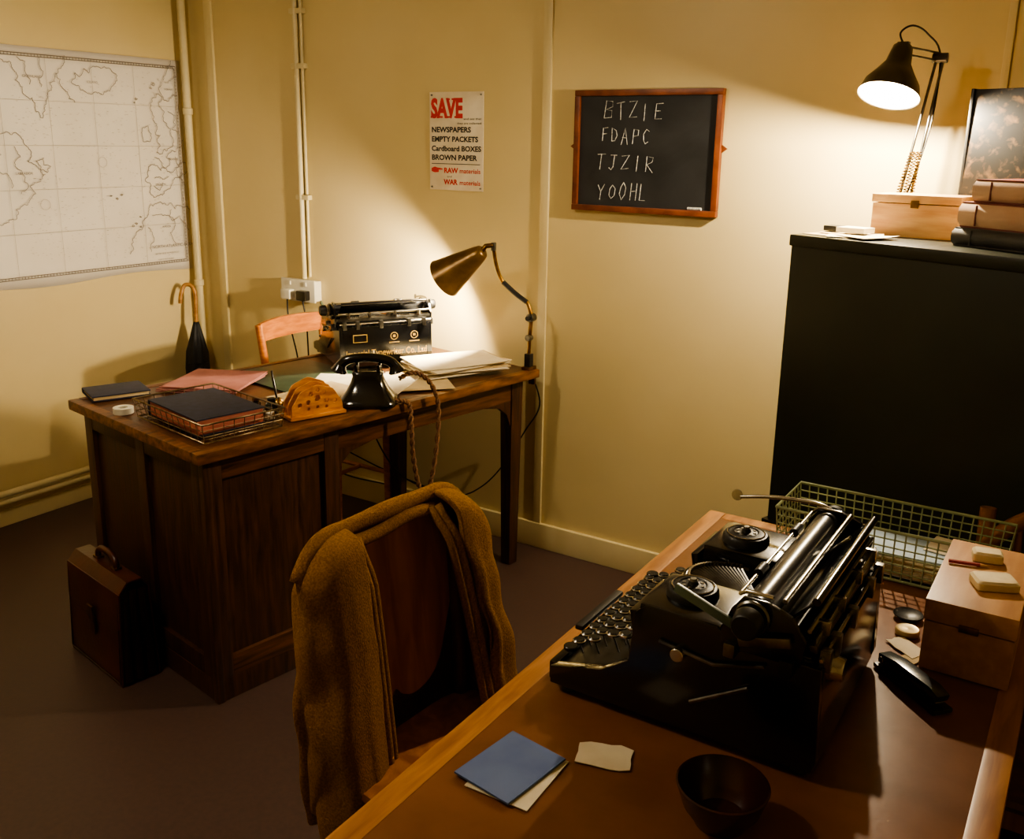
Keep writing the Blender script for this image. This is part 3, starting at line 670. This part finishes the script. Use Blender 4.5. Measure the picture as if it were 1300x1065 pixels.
for s in (-1,1):
    lathe(g,'handset_cup',[(.0001,.032),(.012,.03),(.017,.02),(.022,.008),(.027,0),(.025,-.004),(.0001,-.002)],bakel,loc=(s*.092,0,.105),rot=(0,s*rad(-18),0),seg=28)
g=E('telephone_cord')
def twist(pts,r,k,mat,nm):
    P=smooth(pts,14); A=[];B=[]
    for i,p in enumerate(P):
        tt=(P[min(i+1,len(P)-1)]-P[max(i-1,0)]).normalized(); n1=tt.cross(Vector((.3,.9,.2))).normalized(); n2=tt.cross(n1)
        a=i*k; o=n1*math.cos(a)*r+n2*math.sin(a)*r; A.append(p+o);B.append(p-o)
    tubes(g,nm,[A,B],r*1.0,mat,6,ang=180)
twist([(1.905,-.80,.86),(1.935,-.76,.875),(1.965,-.72,.84),(1.985,-.70,.76),(1.985,-.71,.62),(1.975,-.73,.50),(1.965,-.75,.455),(1.955,-.77,.50),(1.95,-.79,.60),(1.952,-.80,.70),(1.945,-.80,.775),(1.925,-.815,.792),(1.88,-.84,.79)],.0045,.75,cordm,'braid')

# ------------------------------------------------------------------ desk lamp
g=E('desk_lamp')
bx(g,'clamp_jaw_top',(1.985,-.185,ZD),(2.02,-.145,ZD+.012),brass,.003); bx(g,'clamp_back',(1.995,-.15,.72),(2.02,-.135,ZD+.012),brass,.003)
bx(g,'clamp_post_block',(1.99,-.175,ZD+.01),(2.015,-.15,ZD+.06),satin,.003)
B0=(2.002,-.162,ZD+.05)
tubes(g,'post',[smooth([B0,(2.003,-.16,.90),(2.005,-.155,.965)],5)],.007,brass,10)
cyl(g,'joint',(2.005,-.17,.975),(2.005,-.14,.975),.016,.016,steel,18); cyl(g,'joint_knob',(2.005,-.185,.975),(2.005,-.17,.975),.009,.009,satin,14)
cyl(g,'joint_lower',(2.002,-.175,.90),(2.002,-.15,.90),.012,.012,steel,18)
tubes(g,'gooseneck',[smooth([(2.005,-.155,.985),(1.985,-.155,1.03),(1.94,-.165,1.06),(1.895,-.18,1.10),(1.875,-.195,1.16),(1.868,-.205,1.225)],8)],.007,brass,10)
tubes(g,'gooseneck_spring',[smooth([(1.985,-.155,1.03),(1.94,-.165,1.06),(1.895,-.18,1.10)],8)],.0095,satin,10)
P1=Vector((1.842,-.232,1.215)); P2=Vector((1.683,-.252,1.105)); ax=(P2-P1).normalized()
cyl(g,'swivel',(1.868,-.205,1.215),(1.868,-.205,1.245),.010,.010,steel,14)
tubes(g,'neck',[[(1.868,-.205,1.235),P1-ax*.01+Vector((0,0,.012)),P1+ax*.01]],.009,brass,10)
L=(P2-P1).length
lathe(g,'shade',[(.0001,0),(.018,0),(.026,.006),(.034,.03),(.075,L),(.077,L+.004),(.074,L),(.033,.032),(.024,.010),(.0001,.008)],shade_out,loc=P1,rot=axis_rot(ax),seg=40)
lathe(g,'shade_liner',[(.023,.012),(.0325,.033),(.0735,L-.001)],shade_in,loc=P1,rot=axis_rot(ax),seg=40)
bm_=M('bulb_glow',(1,.8,.5,1),emit=60)
lathe(g,'bulb',[(.0001,.065),(.010,.067),(.018,.080),(.024,.105),(.022,.122),(.012,.134),(.0001,.138)],bm_,loc=P1,rot=axis_rot(ax),seg=20)
cyl(g,'bulb_holder',P1+ax*.012,P1+ax*.068,.012,.012,white_pl,16)
PL(g,'bulb_light',P1+ax*.162,64,.018)
tubes(g,'lamp_flex',[smooth([(2.01,-.15,.76),(2.0,-.07,.62),(1.93,-.06,.50),(1.82,-.05,.33),(1.72,-.05,.22),(1.6,-.05,.15),(1.45,-.05,.13)],8),smooth([(1.33,-.35,.74),(1.36,-.30,.45),(1.42,-.2,.25),(1.55,-.1,.17)],8)],.003,cable,6)

# ------------------------------------------------------------------ umbrella
g=E('umbrella')
U=lambda t:Vector((.105+.04*(1-t),-.125-.06*(1-t),.02+.80*t))
ln=[(0,.004),(.08,.006),(.10,.016),(.25,.030),(.45,.044),(.62,.052),(.72,.048),(.80,.032),(.88,.016),(.90,.011)]
rings=[]
for t,r in ln:
    c=U(t); rings.append([c+Vector((r*(1+.16*math.cos(8*a*2*math.pi/32+t*3))*math.cos(2*math.pi*a/32),r*(1+.16*math.cos(8*a*2*math.pi/32+t*3))*math.sin(2*math.pi*a/32),0)) for a in range(32)])
loft(g,'folded_canopy',rings,umb,ang=80)
top=U(.88); hk=[top,U(.97),U(1.07),U(1.10)+Vector((-.012,-.012,.012)),U(1.10)+Vector((-.03,-.035,.014)),U(1.06)+Vector((-.035,-.055,.0)),U(1.02)+Vector((-.036,-.058,-.005))]
tubes(g,'crook_handle',[smooth(hk,6)],.0095,bamboo,12)
tubes(g,'tie_band',[[U(.66)+Vector((.053*math.cos(a*.4),.053*math.sin(a*.4),0)) for a in range(17)]],.003,umb,5)

# ------------------------------------------------------------------ briefcase
g=E('briefcase',(1.315,-1.497,0),-10)
BX=.172
for i,(a,b) in enumerate(((-.058,-.026),(-.022,.010),(.014,.050))):
    pr=[(a,.004),(b,.004),(b*.75,.30),(a*.75,.30)]
    prism(g,'compartment',pr,BX*2-.012,leather_d,rot=XP,bev=.004)
    for s in (-1,1): prism(g,'gusset_fold',[(a+.004,.01),(b-.004,.01),((a+b)/2*.8,.29)],.014,leather_d,loc=(s*(BX-.002),0,0),rot=XP,bev=.004)
front=[(-.0635,.0),(-.058,0),(-.046,.295),(-.020,.325),(.020,.325),(.040,.30),(.052,.02),(.052,0),(.057,0),(.058,.02),(.045,.303),(.023,.331),(-.023,.331),(-.051,.298),(-.0635,.02)]
prism(g,'outer_leather',front,BX*2,leather,rot=XP,bev=.0015)
prism(g,'flap',[(-BX-.002,.30),(BX+.002,.30),(BX+.002,.19),(BX-.03,.165),(-BX+.03,.165),(-BX-.002,.19)],.006,leather,loc=(0,-.063,0),rot=(rad(90-2.6),0,0),bev=.002)
box(g,'lock_plate',(0,-.0665,.19),(.035,.006,.045),brass,.002); box(g,'lock_strap',(0,-.064,.15),(.04,.006,.06),leather,.002)
tubes(g,'handle',[smooth([(-.06,0,.33),(-.058,0,.352),(-.035,0,.368),(0,0,.372),(.035,0,.368),(.058,0,.352),(.06,0,.33)],5)],.009,leather,12)
for s in (-1,1): box(g,'handle_mount',(s*.06,0,.333),(.03,.022,.008),brass,.002)
tubes(g,'seam',[[(-BX+.006,-.0655,.012),(BX-.006,-.0655,.012)],[(-BX+.006,-.0655,.012),(-BX+.006,-.053,.27)],[(BX-.006,-.0655,.012),(BX-.006,-.053,.27)]],.0018,leather_d,5)

# ------------------------------------------------------------------ cabinet
CA=-21.4; CO=(3.03,-.495,0)
def CL(e,n,z): a=rad(CA); return (CO[0]+e*math.cos(a)-n*math.sin(a),CO[1]+e*math.sin(a)+n*math.cos(a),z)
c=E('steel_cabinet',CO,CA); CW,CD,CH=1.02,.44,1.37
bx(c,'carcass',(.0,.008,.06),(CW,CD,CH-.02),cab,.005); bx(c,'cap',(-.003,0,CH-.032),(CW+.003,CD,CH),cab,.006)
bx(c,'plinth',(.01,.015,0),(CW-.01,CD,.07),cab,.004)
bx(c,'lower_section',(-.010,-.006,.05),(CW+.010,CD-.002,.54),cab,.005)
g=E('wooden_box',CL(.215,.265,CH),-8)
bx(g,'carcass',(-.112,-.055,0),(.112,.065,.088),boxw,.003); bx(g,'lid',(-.115,-.058,.09),(.115,.068,.112),boxw,.003); box(g,'clasp',(0,-.059,.088),(.02,.004,.02),brass,.001)
g=E('cabinet_papers',(0,0,0))
for i,(e,n,a,w) in enumerate(((.09,.09,-30,.16),(.14,.09,10,.14),(.07,.14,-12,.10),(.18,.08,-40,.12))):
    p=CL(e,n,0); sheet(g,'sheet',(p[0],p[1],0),w,.11,CH+.0016*i,a,(paper2,paper)[i%2],curl=.006,seed=i+2)
g=E('note_pad',CL(.125,.11,CH+.010),-15); bx(g,'pad',(-.04,-.03,0),(.04,.03,.014),paper,.002); bx(g,'dark_tin',(-.10,.01,-.002),(-.055,.05,.012),satin,.003)
def stackbook(name,e,n,z,rz,L,W,T,cov,pg):
    p=CL(e,n,z); g=E(name,p,rz)
    bx(g,'cover_bottom',(-L/2,-W/2,0),(L/2,W/2,.004),cov,.001); bx(g,'cover_top',(-L/2,-W/2,T-.004),(L/2,W/2,T),cov,.001)
    bx(g,'page_block',(-L/2+.006,-W/2+.008,.004),(L/2-.006,W/2-.004,T-.004),paper2,.001)
    pr=[(-W/2+.004,0),(-W/2-.010,T*.25),(-W/2-.012,T*.5),(-W/2-.010,T*.75),(-W/2+.004,T)]
    prism(g,'rounded_spine',pr,L,pg,rot=XP,bev=0,ang=60)
    for x in (-.3,.3): box(g,'spine_band',(x*L,-W/2-.011,T/2),(.004,.004,T*.8),cov,.001)
stackbook('thick_book',.535,.215,CH,-30,.27,.20,.045,bookg,bookg)
stackbook('thick_book.001',.54,.21,CH+.045,-33,.26,.19,.062,bookr,bookc)
stackbook('thick_book.002',.55,.22,CH+.107,-27,.24,.18,.055,bookr,bookc)
g=E('marbled_box_file',CL(.415,.395,CH),CA)
box(g,'file_board',(0,0,.20),(.31,.05,.37),marble,.004,rot=(-.03,0,0)); box(g,'file_spine',(-.157,0,.20),(.008,.054,.374),satin,.003); bx(g,'file_foot',(-.15,-.025,0),(.15,.03,.02),satin,.002)

# ------------------------------------------------------------------ task lamp
g=E('articulated_task_lamp')
BP=Vector((3.25,-.165,CH))
lathe(g,'base',[(.0001,0),(.055,0),(.055,.012),(.045,.02),(.04,.03),(.014,.036),(.012,.06),(.0001,.06)],shade_blk,loc=BP,seg=32)
elbow=Vector((3.297,-.135,1.845)); sh=Vector((3.215,-.225,1.83))
low=BP+Vector((0,0,.08))
for o in (-.014,.014):
    ov=Vector((o,o*.4,0)); tubes(g,'lower_arm',[[low+ov,elbow+ov*.6]],.004,steel,8)
for k in (0,1,2):
    ov=Vector(((-.02,0,.02)[k],-.015,0)); P=[]
    a=low+ov; b=low+(elbow-low)*.36+ov*.5
    for i in range(90):
        tt=i/89; P.append(a+(b-a)*tt+Vector((.0065*math.cos(i*1.2),.0065*math.sin(i*1.2),0)))
    tubes(g,'spring',[P],.0016,brass,5)
box(g,'base_bracket',low,(.055,.025,.03),shade_blk,.003)
cyl(g,'elbow_joint',elbow+Vector((-.02,.0,0)),elbow+Vector((.02,.0,0)),.014,.014,shade_blk,16)
for o in (-.008,.012): tubes(g,'upper_arm',[[elbow+Vector((0,0,o)),sh+Vector((0,0,.03+o))]],.003,steel,8)
box(g,'shade_bracket',sh+Vector((0,0,.035)),(.03,.03,.035),shade_blk,.003)
ax=Vector((-.10,-.44,-1)).normalized(); S0=sh+Vector((0,0,.045))
R=axis_rot(ax)
lathe(g,'shade',[(.0001,0),(.018,.0),(.026,.008),(.030,.03),(.034,.055),(.052,.085),(.072,.115),(.080,.145),(.082,.150),(.0795,.148),(.071,.117),(.05,.087),(.032,.057),(.028,.03),(.0001,.02)],shade_sil,loc=S0,rot=R,seg=44)
lathe(g,'shade_liner',[(.0265,.032),(.0315,.058),(.0495,.089),(.0705,.118),(.079,.147)],shade_in,loc=S0,rot=R,seg=44)
tubes(g,'flex',[smooth([S0+Vector((.0,0,.0)),S0+Vector((-.01,-.01,.03)),S0+Vector((.015,.015,.05)),S0+Vector((.05,.05,.03)),elbow,(elbow+low)/2+Vector((.02,0,0)),low],6)],.0028,cable,6)
lathe(g,'bulb',[(.0001,.063),(.012,.065),(.018,.077),(.027,.097),(.030,.110),(.027,.124),(.016,.134),(.0001,.138)],bm_,loc=S0,rot=R,seg=28)
cyl(g,'bulb_holder',S0+ax*.022,S0+ax*.065,.014,.014,white_pl,16)
PL(g,'bulb_light',S0+ax*.156,80,.016)

# ------------------------------------------------------------------ foreground bits
ZT=.75
g=E('card_index_box',(3.67,-1.362,ZT))
bx(g,'carcass',(-.068,-.146,0),(.068,.146,.088),idxw,.003); bx(g,'lid',(-.07,-.148,.090),(.07,.148,.128),idxw,.004); box(g,'finger_pull',(0,-.149,.09),(.03,.004,.012),brass,.001)
for nm,x,y,w,dd,hh,rz in (('eraser',3.667,-1.29,.05,.035,.020,12),('eraser.001',3.69,-1.40,.07,.05,.018,25)):
    g=E(nm,(x,y,ZT+.128),rz); loft(g,'block',[se(w/2-.003,dd/2-.003,0,p=8),se(w/2,dd/2,.003,p=8),se(w/2,dd/2,hh-.004,p=8),se(w/2-.004,dd/2-.004,hh,p=8)],eraser)
g=E('pencil_stub',(3.64,-1.34,ZT+.1325)); cyl(g,'shaft',(-.03,0,0),(.02,.012,0),.0035,.0035,redst,6); cyl(g,'tip',(.02,.012,0),(.032,.0148,0),.0035,.0006,boxw,6)
g=E('round_tin',(3.565,-1.40,ZT)); lathe(g,'tin',[(.0001,0),(.02,0),(.021,.002),(.021,.008),(.019,.011),(.014,.010),(.0001,.0115)],M('tin_lid','#B8A478','#9A865C',rough=.35,metal=.5,scale=20),seg=30)
g=E('coin_dish',(3.555,-1.335,ZT)); lathe(g,'dish',[(.0001,.002),(.018,.003),(.026,.009),(.027,.007),(.018,.0),(.0001,0)],satin,seg=30)
g=E('stapler',(3.605,-1.585,ZT),-42)
bx(g,'base',(-.075,-.018,0),(.075,.018,.008),stapm,.003)
prism(g,'arm',[(-.072,.010),(.068,.018),(.072,.030),(.05,.036),(-.03,.034),(-.072,.026)],.024,stapm,rot=(rad(90),0,0),bev=.003)
box(g,'magazine',(.0,0,.014),(.13,.016,.008),chrome,.001,rot=(0,-.05,0)); cyl(g,'pivot',(-.062,-.015,.018),(-.062,.015,.018),.006,.006,chrome,14)
def torn(name,c,w,d,rz,mat,seed,z=ZT):
    rnd=random.Random(seed); out=[]
    n=18
    for i in range(n):
        a=2*math.pi*i/n; k=max(abs(math.cos(a)),abs(math.sin(a))); out.append((w/2*math.cos(a)/k*rnd.uniform(.82,1),d/2*math.sin(a)/k*rnd.uniform(.82,1)))
    g=E(name,(c[0],c[1],z+.0012),rz); prism(g,'scrap',out,.0012,mat,bev=0)
torn('torn_paper',(3.27,-2.02),.085,.06,20,paper,3); torn('torn_paper.001',(3.575,-1.455),.07,.045,-40,paper,4,ZT+.001); torn('torn_paper.002',(3.585,-1.495),.03,.06,-20,paper2,6)
g=E('blue_folder',(3.172,-2.118,ZT),0)
sheet(g,'under_sheet',(.014,-.004,0),.098,.12,.0,2,paper,seed=2); sheet(g,'folder_sheet',(0,0,0),.098,.125,.003,-8,blue,th=.003,seed=1)
g=E('dark_bowl',(3.455,-2.055,ZT)); lathe(g,'bowl',[(.0001,.004),(.034,.0),(.036,.005),(.050,.025),(.058,.050),(.060,.056),(.0575,.057),(.048,.026),(.032,.009),(.0001,.007)],cupm,seg=44)

# ------------------------------------------------------------------ ceiling fill light (unseen coolie shade pendant, added to brighten the room)
g=E('ceiling_fill_light',(1.75,-2.45,0))
cyl(g,'rose',(0,0,RZ-.03),(0,0,RZ),.06,.05,white_pl); tubes(g,'flex',[[(0,0,RZ-.20),(0,0,RZ-.02)]],.006,white_pl)
lathe(g,'shade',[(.02,RZ-.20),(.05,RZ-.21),(.19,RZ-.30),(.19,RZ-.305),(.05,RZ-.217),(.02,RZ-.207)],white_pl,seg=40)
lathe(g,'bulb',[(.0001,.03),(.02,.022),(.03,.0),(.02,-.022),(.0001,-.03)],bm_,loc=(0,0,RZ-.25))
PL(g,'bulb_light',(0,0,RZ-.32),46,.06,(1,.86,.66))

w=bpy.data.worlds.new('world'); SC.world=w; w.use_nodes=True; w.node_tree.nodes['Background'].inputs[0].default_value=(.02,.015,.01,1)

# ------------------------------------------------------------------ camera
f,pi,ya,ro=1196.7842,.251,.5626,-.0167
fw=Vector((-math.sin(ya)*math.cos(pi),math.cos(ya)*math.cos(pi),-math.sin(pi)))
r0=Vector((math.cos(ya),math.sin(ya),0)); u0=r0.cross(fw)
r=math.cos(ro)*r0-math.sin(ro)*u0; u=math.sin(ro)*r0+math.cos(ro)*u0
cd=bpy.data.cameras.new('camera'); cam=bpy.data.objects.new('camera',cd); COL.objects.link(cam)
mm=Matrix((r,u,-fw)).transposed().to_4x4(); mm.translation=Vector((3.7773,-3.0909,1.6)); cam.matrix_world=mm
cd.sensor_width=36; cd.sensor_fit='HORIZONTAL'; cd.lens=36*f/1300; cd.shift_y=-45/1300; cd.clip_start=.02
SC.camera=cam
SC.view_settings.view_transform='AgX'
try: SC.view_settings.look='AgX - Medium High Contrast'
except Exception: pass
SC.view_settings.exposure=0
